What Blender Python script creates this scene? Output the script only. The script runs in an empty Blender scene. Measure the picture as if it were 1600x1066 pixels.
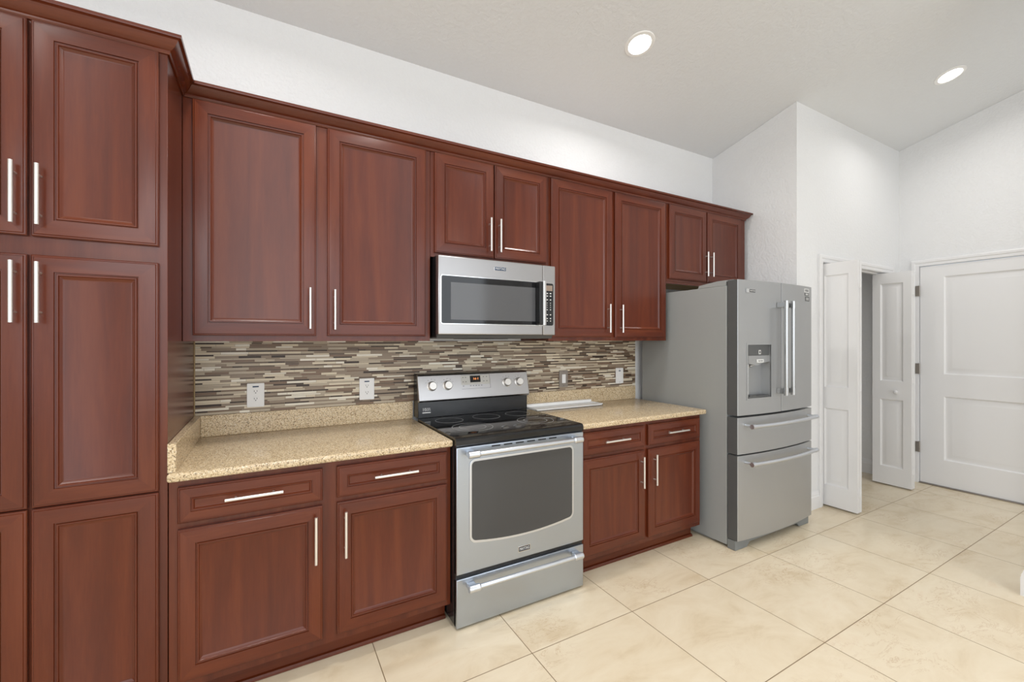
import bpy, bmesh, math, random
from mathutils import Vector, Matrix

sc = bpy.context.scene
COL = sc.collection
R = math.radians

# ------------------------------------------------------------------ camera
cam = bpy.data.cameras.new('camera')
cam.sensor_width = 36.0
cam.lens = 678.0 / 1600.0 * 36.0
cam.shift_y = -2.0 / 1600.0
cam.clip_start = 0.02
cam_o = bpy.data.objects.new('camera', cam)
cam_o.location = (0, 0, 1.40)
cam_o.rotation_euler = (R(90), 0, R(-29.4))
COL.objects.link(cam_o)
sc.camera = cam_o

# ------------------------------------------------------------------ world, exposure
sc.view_settings.view_transform = 'Standard'
sc.view_settings.look = 'None'
sc.view_settings.gamma = 1.0
sc.view_settings.use_curve_mapping = False
sc.view_settings.exposure = 0.0
w = bpy.data.worlds.new('daylight')
sc.world = w
w.use_nodes = True
bg = w.node_tree.nodes['Background']
bg.inputs[0].default_value = (0.86, 0.93, 1.0, 1)
bg.inputs[1].default_value = 1.3


def area(name, loc, rot, sx, sy, power, color=(1, 1, 1), shape='RECTANGLE', spread=180):
    l = bpy.data.lights.new(name, 'AREA')
    l.shape = shape
    l.size = sx
    if shape in ('RECTANGLE', 'ELLIPSE'):
        l.size_y = sy
    l.energy = power
    l.color = color
    l.spread = R(spread)
    o = bpy.data.objects.new(name, l)
    o.location = loc
    o.rotation_euler = rot
    COL.objects.link(o)
    return o


# daylight entering through the two window openings behind the camera
area('daylight_rear', (1.0, -4.95, 1.88), (R(-90), 0, R(180)), 7.0, 3.0, 92, (0.90, 0.95, 1.0))
area('daylight_transom', (-1.05, -4.93, 3.20), (R(-90), 0, R(180)), 3.1, .60, 31, (0.97, 0.98, 1.0))
area('daylight_left', (-3.15, -1.6, 1.6), (R(90), 0, R(-90)), 3.0, 2.0, 30, (0.90, 0.95, 1.0))

# ------------------------------------------------------------------ node helpers
def new_mat(name):
    m = bpy.data.materials.new(name)
    m.use_nodes = True
    return m, m.node_tree.nodes, m.node_tree.links, m.node_tree.nodes['Principled BSDF']


def srgb(r, g, b):
    f = lambda c: (c / 255 / 12.92) if c <= 10.3 else ((c / 255 + 0.055) / 1.055) ** 2.4
    return (f(r), f(g), f(b), 1)


def plain(name, col, rough=0.5, metal=0.0, coat=0.0, spec=None):
    m, n, l, p = new_mat(name)
    p.inputs['Base Color'].default_value = col
    p.inputs['Roughness'].default_value = rough
    p.inputs['Metallic'].default_value = metal
    p.inputs['Coat Weight'].default_value = coat
    if spec is not None:
        p.inputs['Specular IOR Level'].default_value = spec
    # a trace of procedural unevenness in the gloss
    t = n.new('ShaderNodeTexCoord'); no = n.new('ShaderNodeTexNoise'); mr = n.new('ShaderNodeMapRange')
    no.inputs['Scale'].default_value = 14
    mr.inputs['To Min'].default_value = max(0.0, rough - 0.04)
    mr.inputs['To Max'].default_value = min(1.0, rough + 0.04)
    l.new(t.outputs['Object'], no.inputs['Vector']); l.new(no.outputs['Fac'], mr.inputs['Value'])
    l.new(mr.outputs['Result'], p.inputs['Roughness'])
    return m


def ramp(n, stops):
    r = n.new('ShaderNodeValToRGB')
    e = r.color_ramp.elements
    while len(e) < len(stops):
        e.new(0.5)
    for i, (pos, c) in enumerate(stops):
        e[i].position = pos
        e[i].color = c
    return r


def wood(name, horizontal=False, c0=(80, 31, 13), c1=(92, 38, 17), c2=(104, 47, 22), rough=0.27):
    m, n, l, p = new_mat(name)
    t = n.new('ShaderNodeTexCoord'); oi = n.new('ShaderNodeObjectInfo')
    add = n.new('ShaderNodeVectorMath'); add.operation = 'MULTIPLY_ADD'
    add.inputs[1].default_value = (1, 1, 1)
    sc_ = n.new('ShaderNodeVectorMath'); sc_.operation = 'SCALE'; sc_.inputs['Scale'].default_value = 1.0
    comb = n.new('ShaderNodeCombineXYZ')
    mul = n.new('ShaderNodeMath'); mul.operation = 'MULTIPLY'; mul.inputs[1].default_value = 23.0
    l.new(oi.outputs['Random'], mul.inputs[0])
    for i in range(3):
        l.new(mul.outputs[0], comb.inputs[i])
    l.new(t.outputs['Object'], add.inputs[0]); l.new(comb.outputs[0], add.inputs[2])
    mp = n.new('ShaderNodeMapping')
    mp.inputs['Scale'].default_value = (1.6, 10, 13) if horizontal else (13, 10, 0.8)
    l.new(add.outputs[0], mp.inputs['Vector'])
    n1 = n.new('ShaderNodeTexNoise'); n1.inputs['Scale'].default_value = 1.0
    n1.inputs['Detail'].default_value = 5; n1.inputs['Distortion'].default_value = 0.7
    l.new(mp.outputs[0], n1.inputs['Vector'])
    mp2 = n.new('ShaderNodeMapping')
    mp2.inputs['Scale'].default_value = (14, 160, 200) if horizontal else (200, 160, 14)
    l.new(add.outputs[0], mp2.inputs['Vector'])
    n2 = n.new('ShaderNodeTexNoise'); n2.inputs['Scale'].default_value = 1.0; n2.inputs['Detail'].default_value = 3
    l.new(mp2.outputs[0], n2.inputs['Vector'])
    n3 = n.new('ShaderNodeTexNoise'); n3.inputs['Scale'].default_value = 2.3; n3.inputs['Detail'].default_value = 2
    l.new(add.outputs[0], n3.inputs['Vector'])
    a1 = n.new('ShaderNodeMath'); a1.operation = 'MULTIPLY_ADD'; a1.inputs[1].default_value = 0.22
    l.new(n2.outputs['Fac'], a1.inputs[0]); l.new(n1.outputs['Fac'], a1.inputs[2])
    a2 = n.new('ShaderNodeMath'); a2.operation = 'MULTIPLY_ADD'; a2.inputs[1].default_value = 0.22
    l.new(n3.outputs['Fac'], a2.inputs[0]); l.new(a1.outputs[0], a2.inputs[2])
    r = ramp(n, [(0.50, srgb(*c0)), (0.72, srgb(*c1)), (0.95, srgb(*c2))])
    l.new(a2.outputs[0], r.inputs[0])
    l.new(r.outputs[0], p.inputs['Base Color'])
    p.inputs['Roughness'].default_value = rough
    p.inputs['Coat Weight'].default_value = 0.12
    p.inputs['Coat Roughness'].default_value = 0.2
    p.inputs['Specular IOR Level'].default_value = 0.40
    b = n.new('ShaderNodeBump'); b.inputs['Strength'].default_value = 0.03; b.inputs['Distance'].default_value = 0.002
    l.new(n2.outputs['Fac'], b.inputs['Height']); l.new(b.outputs[0], p.inputs['Normal'])
    return m


def plaster(name, col, bump=0.25, scale=55):
    m, n, l, p = new_mat(name)
    p.inputs['Base Color'].default_value = col
    p.inputs['Roughness'].default_value = 0.75
    t = n.new('ShaderNodeTexCoord')
    no = n.new('ShaderNodeTexNoise'); no.inputs['Scale'].default_value = scale; no.inputs['Detail'].default_value = 4
    r = ramp(n, [(0.42, (0, 0, 0, 1)), (0.58, (1, 1, 1, 1))])
    b = n.new('ShaderNodeBump'); b.inputs['Strength'].default_value = bump; b.inputs['Distance'].default_value = 0.006
    l.new(t.outputs['Object'], no.inputs['Vector']); l.new(no.outputs['Fac'], r.inputs[0])
    l.new(r.outputs[0], b.inputs['Height']); l.new(b.outputs[0], p.inputs['Normal'])
    return m


def quartz(name, tint=1.0):
    m, n, l, p = new_mat(name)
    t = n.new('ShaderNodeTexCoord')
    v = n.new('ShaderNodeTexVoronoi'); v.inputs['Scale'].default_value = 330
    v2 = n.new('ShaderNodeTexVoronoi'); v2.inputs['Scale'].default_value = 300
    no = n.new('ShaderNodeTexNoise'); no.inputs['Scale'].default_value = 9
    for q in (v, v2, no):
        l.new(t.outputs['Object'], q.inputs['Vector'])
    sx = n.new('ShaderNodeSeparateColor'); l.new(v.outputs['Color'], sx.inputs[0])
    r = ramp(n, [(0.0, srgb(132, 106, 76)), (0.09, srgb(164, 140, 104)), (0.18, srgb(202, 178, 142)),
                 (0.5, srgb(215, 194, 159)), (0.86, srgb(222, 204, 172)), (0.95, srgb(234, 222, 198))])
    r.color_ramp.interpolation = 'CONSTANT'
    l.new(sx.outputs[0], r.inputs[0])
    s2 = n.new('ShaderNodeSeparateColor'); l.new(v2.outputs['Color'], s2.inputs[0])
    r2 = ramp(n, [(0.0, srgb(60, 46, 34)), (0.045, (1, 1, 1, 1))])
    r2.color_ramp.interpolation = 'CONSTANT'
    l.new(s2.outputs[1], r2.inputs[0])
    mx = n.new('ShaderNodeMix'); mx.data_type = 'RGBA'; mx.blend_type = 'MULTIPLY'
    mx.inputs['Factor'].default_value = 0.62
    l.new(r.outputs[0], mx.inputs['A']); l.new(r2.outputs[0], mx.inputs['B'])
    l.new(mx.outputs['Result'], p.inputs['Base Color'])
    p.inputs['Roughness'].default_value = 0.22
    return m


def steel(name, col, rough=0.3, metal=1.0, axis='x', smudge=0.0):
    m, n, l, p = new_mat(name)
    t = n.new('ShaderNodeTexCoord'); mp = n.new('ShaderNodeMapping')
    mp.inputs['Scale'].default_value = (4, 300, 600) if axis == 'x' else (600, 300, 4)
    no = n.new('ShaderNodeTexNoise'); no.inputs['Scale'].default_value = 1.0; no.inputs['Detail'].default_value = 3
    l.new(t.outputs['Object'], mp.inputs['Vector']); l.new(mp.outputs[0], no.inputs['Vector'])
    ns = n.new('ShaderNodeTexNoise'); ns.inputs['Scale'].default_value = 5; ns.inputs['Detail'].default_value = 4
    ns.inputs['Distortion'].default_value = 1.5
    l.new(t.outputs['Object'], ns.inputs['Vector'])
    a = n.new('ShaderNodeMath'); a.operation = 'MULTIPLY_ADD'; a.inputs[1].default_value = smudge
    l.new(ns.outputs['Fac'], a.inputs[0]); 
    mr = n.new('ShaderNodeMapRange'); mr.inputs['To Min'].default_value = rough - 0.05 - smudge * 0.5
    mr.inputs['To Max'].default_value = rough + 0.05 - smudge * 0.5
    l.new(no.outputs['Fac'], mr.inputs['Value']); l.new(mr.outputs[0], a.inputs[2])
    l.new(a.outputs[0], p.inputs['Roughness'])
    p.inputs['Base Color'].default_value = col
    p.inputs['Metallic'].default_value = metal
    b = n.new('ShaderNodeBump'); b.inputs['Strength'].default_value = 0.04; b.inputs['Distance'].default_value = 0.001
    l.new(no.outputs['Fac'], b.inputs['Height']); l.new(b.outputs[0], p.inputs['Normal'])
    return m


def floor_mat():
    m, n, l, p = new_mat('floor_marble_tile')
    t = n.new('ShaderNodeTexCoord')
    s = n.new('ShaderNodeSeparateXYZ'); l.new(t.outputs['Object'], s.inputs[0])

    def axis(out, off, per):
        a = n.new('ShaderNodeMath'); a.operation = 'SUBTRACT'; a.inputs[1].default_value = off
        d = n.new('ShaderNodeMath'); d.operation = 'DIVIDE'; d.inputs[1].default_value = per
        f = n.new('ShaderNodeMath'); f.operation = 'FLOOR'
        r = n.new('ShaderNodeMath'); r.operation = 'FRACT'
        c = n.new('ShaderNodeMath'); c.operation = 'PINGPONG'; c.inputs[1].default_value = 0.5
        l.new(out, a.inputs[0]); l.new(a.outputs[0], d.inputs[0]); l.new(d.outputs[0], f.inputs[0])
        l.new(d.outputs[0], r.inputs[0]); l.new(r.outputs[0], c.inputs[0])
        return f.outputs[0], c.outputs[0]
    fx, dx = axis(s.outputs[0], 2.243, 0.607)
    fy, dy = axis(s.outputs[1], 1.643, 0.606)
    mn = n.new('ShaderNodeMath'); mn.operation = 'MINIMUM'
    l.new(dx, mn.inputs[0]); l.new(dy, mn.inputs[1])
    gr = n.new('ShaderNodeMath'); gr.operation = 'LESS_THAN'; gr.inputs[1].default_value = 0.0032
    l.new(mn.outputs[0], gr.inputs[0])
    cell = n.new('ShaderNodeCombineXYZ'); l.new(fx, cell.inputs[0]); l.new(fy, cell.inputs[1])
    wn = n.new('ShaderNodeTexWhiteNoise'); wn.noise_dimensions = '3D'; l.new(cell.outputs[0], wn.inputs['Vector'])
    off = n.new('ShaderNodeVectorMath'); off.operation = 'MULTIPLY_ADD'; off.inputs[1].default_value = (9, 9, 9)
    l.new(wn.outputs['Color'], off.inputs[0]); l.new(t.outputs['Object'], off.inputs[2])
    mp = n.new('ShaderNodeMapping'); mp.inputs['Scale'].default_value = (2.2, 4.2, 1); mp.inputs['Rotation'].default_value = (0, 0, 0.5)
    l.new(off.outputs[0], mp.inputs['Vector'])
    n1 = n.new('ShaderNodeTexNoise'); n1.inputs['Scale'].default_value = 1.3; n1.inputs['Detail'].default_value = 7
    n1.inputs['Roughness'].default_value = 0.62; n1.inputs['Distortion'].default_value = 0.6
    l.new(mp.outputs[0], n1.inputs['Vector'])
    r = ramp(n, [(0.28, srgb(212, 192, 160)), (0.46, srgb(226, 210, 182)), (0.62, srgb(231, 217, 191)), (0.80, srgb(226, 205, 176))])
    l.new(n1.outputs['Fac'], r.inputs[0])
    # fine broken veins
    n2 = n.new('ShaderNodeTexNoise'); n2.inputs['Scale'].default_value = 2.3; n2.inputs['Detail'].default_value = 9
    n2.inputs['Roughness'].default_value = 0.7; n2.inputs['Distortion'].default_value = 1.2
    l.new(mp.outputs[0], n2.inputs['Vector'])
    r2 = ramp(n, [(0.488, (1, 1, 1, 1)), (0.4985, (0.70, 0.55, 0.44, 1)), (0.508, (1, 1, 1, 1))])
    l.new(n2.outputs['Fac'], r2.inputs[0])
    n3 = n.new('ShaderNodeTexNoise'); n3.inputs['Scale'].default_value = 3.0
    l.new(off.outputs[0], n3.inputs['Vector'])
    r3 = ramp(n, [(0.50, (0, 0, 0, 1)), (0.64, (0.9, 0.9, 0.9, 1))]); l.new(n3.outputs['Fac'], r3.inputs[0])
    mv = n.new('ShaderNodeMix'); mv.data_type = 'RGBA'; mv.blend_type = 'MULTIPLY'
    l.new(r3.outputs[0], mv.inputs['Factor']); l.new(r.outputs[0], mv.inputs['A']); l.new(r2.outputs[0], mv.inputs['B'])
    mg = n.new('ShaderNodeMix'); mg.data_type = 'RGBA'
    mg.inputs['B'].default_value = srgb(134, 112, 84)
    l.new(gr.outputs[0], mg.inputs['Factor']); l.new(mv.outputs['Result'], mg.inputs['A'])
    l.new(mg.outputs['Result'], p.inputs['Base Color'])
    rr = n.new('ShaderNodeMapRange'); rr.inputs['To Min'].default_value = 0.26; rr.inputs['To Max'].default_value = 0.7
    l.new(gr.outputs[0], rr.inputs['Value']); l.new(rr.outputs[0], p.inputs['Roughness'])
    return m


def glow(name, col, strength):
    m, n, l, p = new_mat(name)
    p.inputs['Base Color'].default_value = (0, 0, 0, 1)
    p.inputs['Emission Color'].default_value = col
    p.inputs['Emission Strength'].default_value = strength
    return m


WV = wood('cherry_upright_grain')
WH = wood('cherry_level_grain', True)
WOODS = [WV, WH]
RAW = wood('raw_birch', True, (190, 152, 92), (210, 172, 112), (220, 186, 128), 0.6)
WALL = plaster('white_wall_paint', (0.81, 0.808, 0.808, 1))
CEIL = plaster('white_ceiling_paint', (0.765, 0.775, 0.785, 1), 0.2, 45)
TRIM = plain('white_trim_paint', (0.82, 0.812, 0.81, 1), 0.38)
QZ = quartz('speckled_quartz')
STEEL = steel('brushed_steel', (0.45, 0.495, 0.56, 1), 0.32, 1.0, 'x', 0.16)
STEELW = steel('warm_brushed_steel', (0.43, 0.415, 0.41, 1), 0.30)
FRSTEEL = steel('fridge_steel', (0.42, 0.425, 0.43, 1), 0.38, 0.7, 'z')
FRSIDE = plain('fridge_grey_paint', srgb(152, 154, 153), 0.42)
FRDARK = plain('dark_grey_plastic', srgb(84, 85, 85), 0.45)
CHROME = plain('polished_steel', (0.72, 0.72, 0.72, 1), 0.14, 1.0)
BRIGHT = steel('bright_handle_steel', (0.68, 0.71, 0.76, 1), 0.30)
PROBAR = plain('grey_handle_steel', (0.46, 0.46, 0.455, 1), 0.22, 1.0)
GRILLE = plain('grille_grey', srgb(124, 127, 127), 0.45)
NICKEL = plain('satin_nickel', (0.80, 0.77, 0.73, 1), 0.30, 0.85)
BLACK = plain('black_enamel', (0.012, 0.012, 0.013, 1), 0.25)
BGLASS = plain('black_glass', (0.009, 0.009, 0.010, 1), 0.06)
GAP = plain('black_matte', (0.01, 0.01, 0.01, 1), 0.8)
OGLASS = plain('oven_glass', (0.055, 0.055, 0.056, 1), 0.10)
SCREEN = plain('microwave_screen', (0.10, 0.10, 0.105, 1), 0.10)
RING = plain('burner_print', (0.34, 0.34, 0.34, 1), 0.35)
WPLAST = plain('white_plastic', (0.88, 0.87, 0.85, 1), 0.35)
GREYM = plain('grey_metal_plate', srgb(150, 142, 134), 0.35, 0.6)
INK = plain('dark_print', (0.05, 0.05, 0.06, 1), 0.5)
BLUE = plain('blue_print', srgb(40, 62, 92), 0.5)
LPRINT = plain('light_print', (0.72, 0.72, 0.70, 1), 0.5)
DISP = glow('orange_digits', (1.0, 0.35, 0.10, 1), 1.6)
LENS = glow('lit_lamp_lens', (1.0, 0.97, 0.92, 1), 14)
FLOOR = floor_mat()

# ------------------------------------------------------------------ mesh helpers
ORG = {}
DEPTH = {}


class M:
    """collects shapes for one mesh"""
    def __init__(s):
        s.bm = bmesh.new()

    def box(s, x0, x1, y0, y1, z0, z1, bev=0.0, mat=0, seg=2):
        t = bmesh.new()
        bmesh.ops.create_cube(t, size=1.0)
        for v in t.verts:
            v.co = Vector(((x0 + x1) / 2 + v.co.x * (x1 - x0), (y0 + y1) / 2 + v.co.y * (y1 - y0), (z0 + z1) / 2 + v.co.z * (z1 - z0)))
        if bev > 0:
            bmesh.ops.bevel(t, geom=list(t.edges), offset=bev, segments=seg, affect='EDGES', profile=0.5)
        s.merge(t, mat)
        return s

    def merge(s, t, mat=0):
        for f in t.faces:
            f.material_index = mat if mat is not None else f.material_index
        me = bpy.data.meshes.new('tmp')
        t.to_mesh(me); t.free()
        s.bm.from_mesh(me)
        bpy.data.meshes.remove(me)

    def prism(s, pts, axis, a, b, mat=0, bev=0.0):
        """outline pts extruded along axis ('x','y','z') from a to b"""
        t = bmesh.new()
        def co(p, q):
            if axis == 'y': return (p[0], q, p[1])
            if axis == 'x': return (q, p[0], p[1])
            return (p[0], p[1], q)
        v0 = [t.verts.new(co(p, a)) for p in pts]
        v1 = [t.verts.new(co(p, b)) for p in pts]
        k = len(pts)
        t.faces.new(v0); t.faces.new(v1[::-1])
        for i in range(k):
            t.faces.new((v0[i], v1[i], v1[(i + 1) % k], v0[(i + 1) % k]))
        bmesh.ops.recalc_face_normals(t, faces=t.faces)
        if bev > 0:
            es = [e for e in t.edges if e.calc_face_angle(0) > 0.6]
            bmesh.ops.bevel(t, geom=es, offset=bev, segments=2, affect='EDGES', profile=0.5)
        s.merge(t, mat)
        return s

    def cyl(s, p, q, r, r2=None, seg=20, mat=0):
        p, q = Vector(p), Vector(q)
        t = bmesh.new()
        bmesh.ops.create_cone(t, cap_ends=True, segments=seg, radius1=r, radius2=r if r2 is None else r2, depth=(q - p).length)
        rot = Vector((0, 0, 1)).rotation_difference((q - p).normalized()).to_matrix().to_4x4()
        t.transform(Matrix.Translation((p + q) / 2) @ rot)
        s.merge(t, mat)
        return s

    def tube(s, pts, r, seg=20, mat=0):
        pts = [Vector(p) for p in pts]
        t = bmesh.new()
        rings = []
        for i, p in enumerate(pts):
            d = (pts[min(i + 1, len(pts) - 1)] - pts[max(i - 1, 0)]).normalized()
            up = Vector((0, 0, 1)) if abs(d.z) < 0.9 else Vector((1, 0, 0))
            a = d.cross(up).normalized(); b = d.cross(a).normalized()
            rings.append([t.verts.new(p + a * (r * math.cos(2 * math.pi * k / seg)) + b * (r * math.sin(2 * math.pi * k / seg))) for k in range(seg)])
        for i in range(len(rings) - 1):
            for k in range(seg):
                t.faces.new((rings[i][k], rings[i][(k + 1) % seg], rings[i + 1][(k + 1) % seg], rings[i + 1][k]))
        t.faces.new(rings[0][::-1]); t.faces.new(rings[-1])
        bmesh.ops.recalc_face_normals(t, faces=t.faces)
        s.merge(t, mat)
        return s

    def lathe(s, prof, c, axis, seg=28, mat=0):
        """profile (radius, height along axis) turned about axis through c"""
        t = bmesh.new()
        ax = Vector(axis).normalized()
        u = ax.orthogonal().normalized(); v = ax.cross(u)
        c = Vector(c)
        rings = []
        for (r, h) in prof:
            if r < 1e-6:
                rings.append([t.verts.new(c + ax * h)])
            else:
                rings.append([t.verts.new(c + ax * h + u * (r * math.cos(2 * math.pi * k / seg)) + v * (r * math.sin(2 * math.pi * k / seg))) for k in range(seg)])
        for a, b in zip(rings, rings[1:]):
            for k in range(seg):
                k2 = (k + 1) % seg
                if len(a) == 1 and len(b) == 1: continue
                if len(a) == 1: t.faces.new((a[0], b[k], b[k2]))
                elif len(b) == 1: t.faces.new((a[k], b[0], a[k2]))
                else: t.faces.new((a[k], b[k], b[k2], a[k2]))
        bmesh.ops.recalc_face_normals(t, faces=t.faces)
        s.merge(t, mat)
        return s

    def quad(s, pts, mat=0):
        f = s.bm.faces.new([s.bm.verts.new(p) for p in pts])
        f.material_index = mat
        return s

    def done(s, name, mats, parent=None, origin=None, label=None, kind=None):
        bm = s.bm
        if origin is None:
            xs = [v.co.x for v in bm.verts]; ys = [v.co.y for v in bm.verts]; zs = [v.co.z for v in bm.verts]
            origin = ((min(xs) + max(xs)) / 2, (min(ys) + max(ys)) / 2, min(zs))
        origin = Vector(origin)
        for v in bm.verts:
            v.co -= origin
        for f in bm.faces:
            f.smooth = True
        for e in bm.edges:
            if len(e.link_faces) != 2 or e.calc_face_angle(0) > 0.36:
                e.smooth = False
        me = bpy.data.meshes.new(name)
        bm.to_mesh(me); bm.free()
        for m in (mats if isinstance(mats, (list, tuple)) else [mats]):
            me.materials.append(m)
        o = bpy.data.objects.new(name, me)
        COL.objects.link(o)
        ORG[o.name] = origin
        if parent is not None:
            if DEPTH[parent.name] >= 2:          # thing > part > sub-part, no deeper
                parent = parent.parent
            DEPTH[o.name] = DEPTH[parent.name] + 1
            o.parent = parent
            o.location = origin - ORG[parent.name]
        else:
            o.location = origin
            DEPTH[o.name] = 0
        if label: o['label'] = label
        if kind: o['kind'] = kind
        return o


def thing(name, label, cat, loc, group=None):
    o = bpy.data.objects.new(name, None)
    o.empty_display_size = 0.1
    COL.objects.link(o)
    o.location = loc
    ORG[o.name] = Vector(loc)
    DEPTH[o.name] = 0
    o['label'] = label; o['category'] = cat
    if group: o['group'] = group
    return o


def tag(o, label, cat, group=None):
    o['label'] = label; o['category'] = cat
    if group: o['group'] = group
    return o


def struct(m, name, mats, label=None, cat=None):
    o = m.done(name, mats, kind='structure')
    if label: o['label'] = label
    if cat: o['category'] = cat
    return o


def inst(src, name, loc, parent):
    """another copy of a mesh, placed at a world point under its part"""
    o = src.copy()
    o.name = name
    COL.objects.link(o)
    o.parent = parent
    ORG[o.name] = Vector(loc)
    o.location = Vector(loc) - ORG[parent.name]
    return o


def rrect(x0, x1, z0, z1, r, n=5):
    pts = []
    for cx, cz, a0 in ((x1 - r, z1 - r, 0), (x0 + r, z1 - r, 90), (x0 + r, z0 + r, 180), (x1 - r, z0 + r, 270)):
        for k in range(n + 1):
            a = R(a0 + 90 * k / n)
            pts.append((cx + r * math.cos(a), cz + r * math.sin(a)))
    return pts


def lettering(body, name, size, x, y, z, mat, parent, face='-y', width=None, label=None):
    cu = bpy.data.curves.new('txt', 'FONT')
    cu.body = body; cu.size = size; cu.align_x = 'CENTER'; cu.align_y = 'CENTER'
    cu.extrude = 0.0004
    cu.resolution_u = 3
    to = bpy.data.objects.new('txt', cu)
    COL.objects.link(to)
    bpy.context.view_layer.update()
    me = bpy.data.meshes.new_from_object(to.evaluated_get(bpy.context.evaluated_depsgraph_get()))
    bpy.data.objects.remove(to)
    mm = M()
    mm.bm.from_mesh(me)
    bpy.data.meshes.remove(me)
    xs = [v.co.x for v in mm.bm.verts]
    k = 1.0 if width is None else width / (max(xs) - min(xs))
    for v in mm.bm.verts:
        a, b, c = v.co
        v.co = Vector((x + a * k, y - c, z + b))
    return mm.done(name, mat, parent, label=label)


# ------------------------------------------------------------------ the setting
YW = 2.66            # back wall plane
XA = 3.69            # side wall of the fridge alcove
YC = 1.907           # closet wall plane
XR = 5.58            # entry door wall plane
SL = 0.25            # slope of the vaulted ceiling


def zc(y):
    return 3.122 + SL * (YW - y)


XL, YR = -3.2, -5.0
m = M(); m.box(XL - .1, XR + .12, YR - .1, YW + .1, -0.12, 0.0)
o = m.done('floor', FLOOR, origin=(0, 0, 0), kind='structure')

m = M(); m.box(XL, XR + .12, YW, YW + .1, 0, zc(YW) + .0)
struct(m, 'wall_back', WALL)
# vaulted ceiling, rising away from the cabinets, level beyond a ridge behind the camera
m = M()
yk = -1.6
m.prism([(YW + .1, zc(YW + .1)), (yk, zc(yk)), (YR - .1, zc(yk)), (YR - .1, zc(yk) + .1), (yk, zc(yk) + .1), (YW + .1, zc(YW + .1) + .1)], 'x', XL - .1, XR + .12)
struct(m, 'ceiling', CEIL)


def slopewall(name, x0, x1, y0, y1, mats=WALL):
    m = M()
    ys = [y0, y1] if not (y0 < yk < y1) else [y0, yk, y1]
    top = [(y, zc(max(y, yk)) - .001) for y in ys]
    m.prism([(y0, 0)] + top + [(y1, 0)], 'x', x0, x1)
    return struct(m, name, mats)


slopewall('wall_alcove', XA, XA + .1, YC, YW - .001)
# closet wall with its opening
OX0, OX1, OZ = 4.075, 5.36, 2.056
m = M()
def wallpiece(x0, x1, z0, z1top):
    m.prism([(YC, z0), (YC, z1top(YC)), (YC + .1, z1top(YC + .1)), (YC + .1, z0)], 'x', x0, x1)
top = lambda y: zc(y) - .001
wallpiece(XA + .1, OX0, 0, top); wallpiece(OX1, XR, 0, top); wallpiece(OX0, OX1, OZ, top)
struct(m, 'wall_closet', WALL)
m = M(); m.box(5.50, XR, YC + .1, YW, 0, 3.0)
struct(m, 'wall_closet_right', WALL)
m = M(); m.box(XA + .1, 5.50, YC + .1, YW, 2.45, 2.5)
struct(m, 'ceiling_closet', CEIL)
# entry door wall
DY0, DY1, DZ = 0.815, 1.750, 2.118
m = M()
def rw(y0, y1, z0, zt=None):
    ys = [y for y in (y0, yk, y1) if y0 <= y <= y1]
    topp = [(y, zc(max(y, yk)) - .001) for y in ys]
    m.prism([(y0, z0)] + topp + [(y1, z0)], 'x', XR, XR + .12)
rw(YR, DY0, 0); rw(DY0, DY1, DZ); rw(DY1, YW, 0)
struct(m, 'wall_right', WALL)
# left wall with a window opening, rear wall with a wide glazed opening
m = M()
def lw(y0, y1, z0, z1=None):
    ys = [y for y in (y0, yk, y1) if y0 <= y <= y1]
    topp = [(y, (zc(max(y, yk)) - .001) if z1 is None else z1) for y in ys]
    m.prism([(y0, z0)] + topp + [(y1, z0)], 'x', XL - .1, XL)
lw(YR, -3.2, 0); lw(-3.2, 0.0, 2.65); lw(-3.2, 0.0, 0, 0.55); lw(0.0, YW, 0)
struct(m, 'wall_left', WALL)
zt = zc(yk) - .001
m = M()
m.box(XL, -2.6, YR - .1, YR, 0, zt); m.box(4.6, XR, YR - .1, YR, 0, zt); m.box(-2.6, 4.6, YR - .1, YR, 3.55, zt)
m.box(-2.6, 4.6, YR - .1, YR, 0, 0.35)
struct(m, 'wall_rear', WALL)
# partition at the right edge of the view
PX, PY = 3.607, 0.688
slopewall('wall_partition', PX, PX + .14, -.10, PY)

# baseboards
BBH = 0.145
def bbprof(d):
    return [(0, 0), (d, 0), (d, .100), (d * .8, .108), (d * .8, .118), (d * .5, .128), (d * .35, .140), (0, BBH)]
m = M()
m.prism([(YC - q, z) for q, z in bbprof(.016)], 'x', XA - .016, 4.010)
m.prism([(XA - q, z) for q, z in bbprof(.016)], 'y', YC, YW - .002)
struct(m, 'baseboard_closet', TRIM)
m = M(); m.prism([(5.50 - q, z) for q, z in bbprof(.016)], 'y', YC + .101, YW - .002)
struct(m, 'baseboard_closet_right', TRIM)
m = M()
m.prism([(PX - q, z) for q, z in bbprof(.016)], 'y', -.10, PY)
m.prism([(PY + q, z) for q, z in bbprof(.016)], 'x', PX - .016, PX + .156)
struct(m, 'baseboard_partition', TRIM)

# casings: stepped boards round an opening
def casing(m, s0, s1, zt, prof, to3):
    """moulding swept round three sides of an opening with mitred corners"""
    path = [((s0, 0), (-1, 0)), ((s0, zt), (-1, 1)), ((s1, zt), (1, 1)), ((s1, 0), (1, 0))]
    rings = []
    for (a, z), (na, nz) in path:
        rings.append([m.bm.verts.new(to3(a + na * o, z + nz * o, d)) for o, d in prof])
    k = len(prof)
    for a, b in zip(rings, rings[1:]):
        for q in range(k):
            m.bm.faces.new((a[q], a[(q + 1) % k], b[(q + 1) % k], b[q]))
    m.bm.faces.new(rings[0]); m.bm.faces.new(rings[-1][::-1])
    bmesh.ops.recalc_face_normals(m.bm, faces=m.bm.faces)


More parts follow.
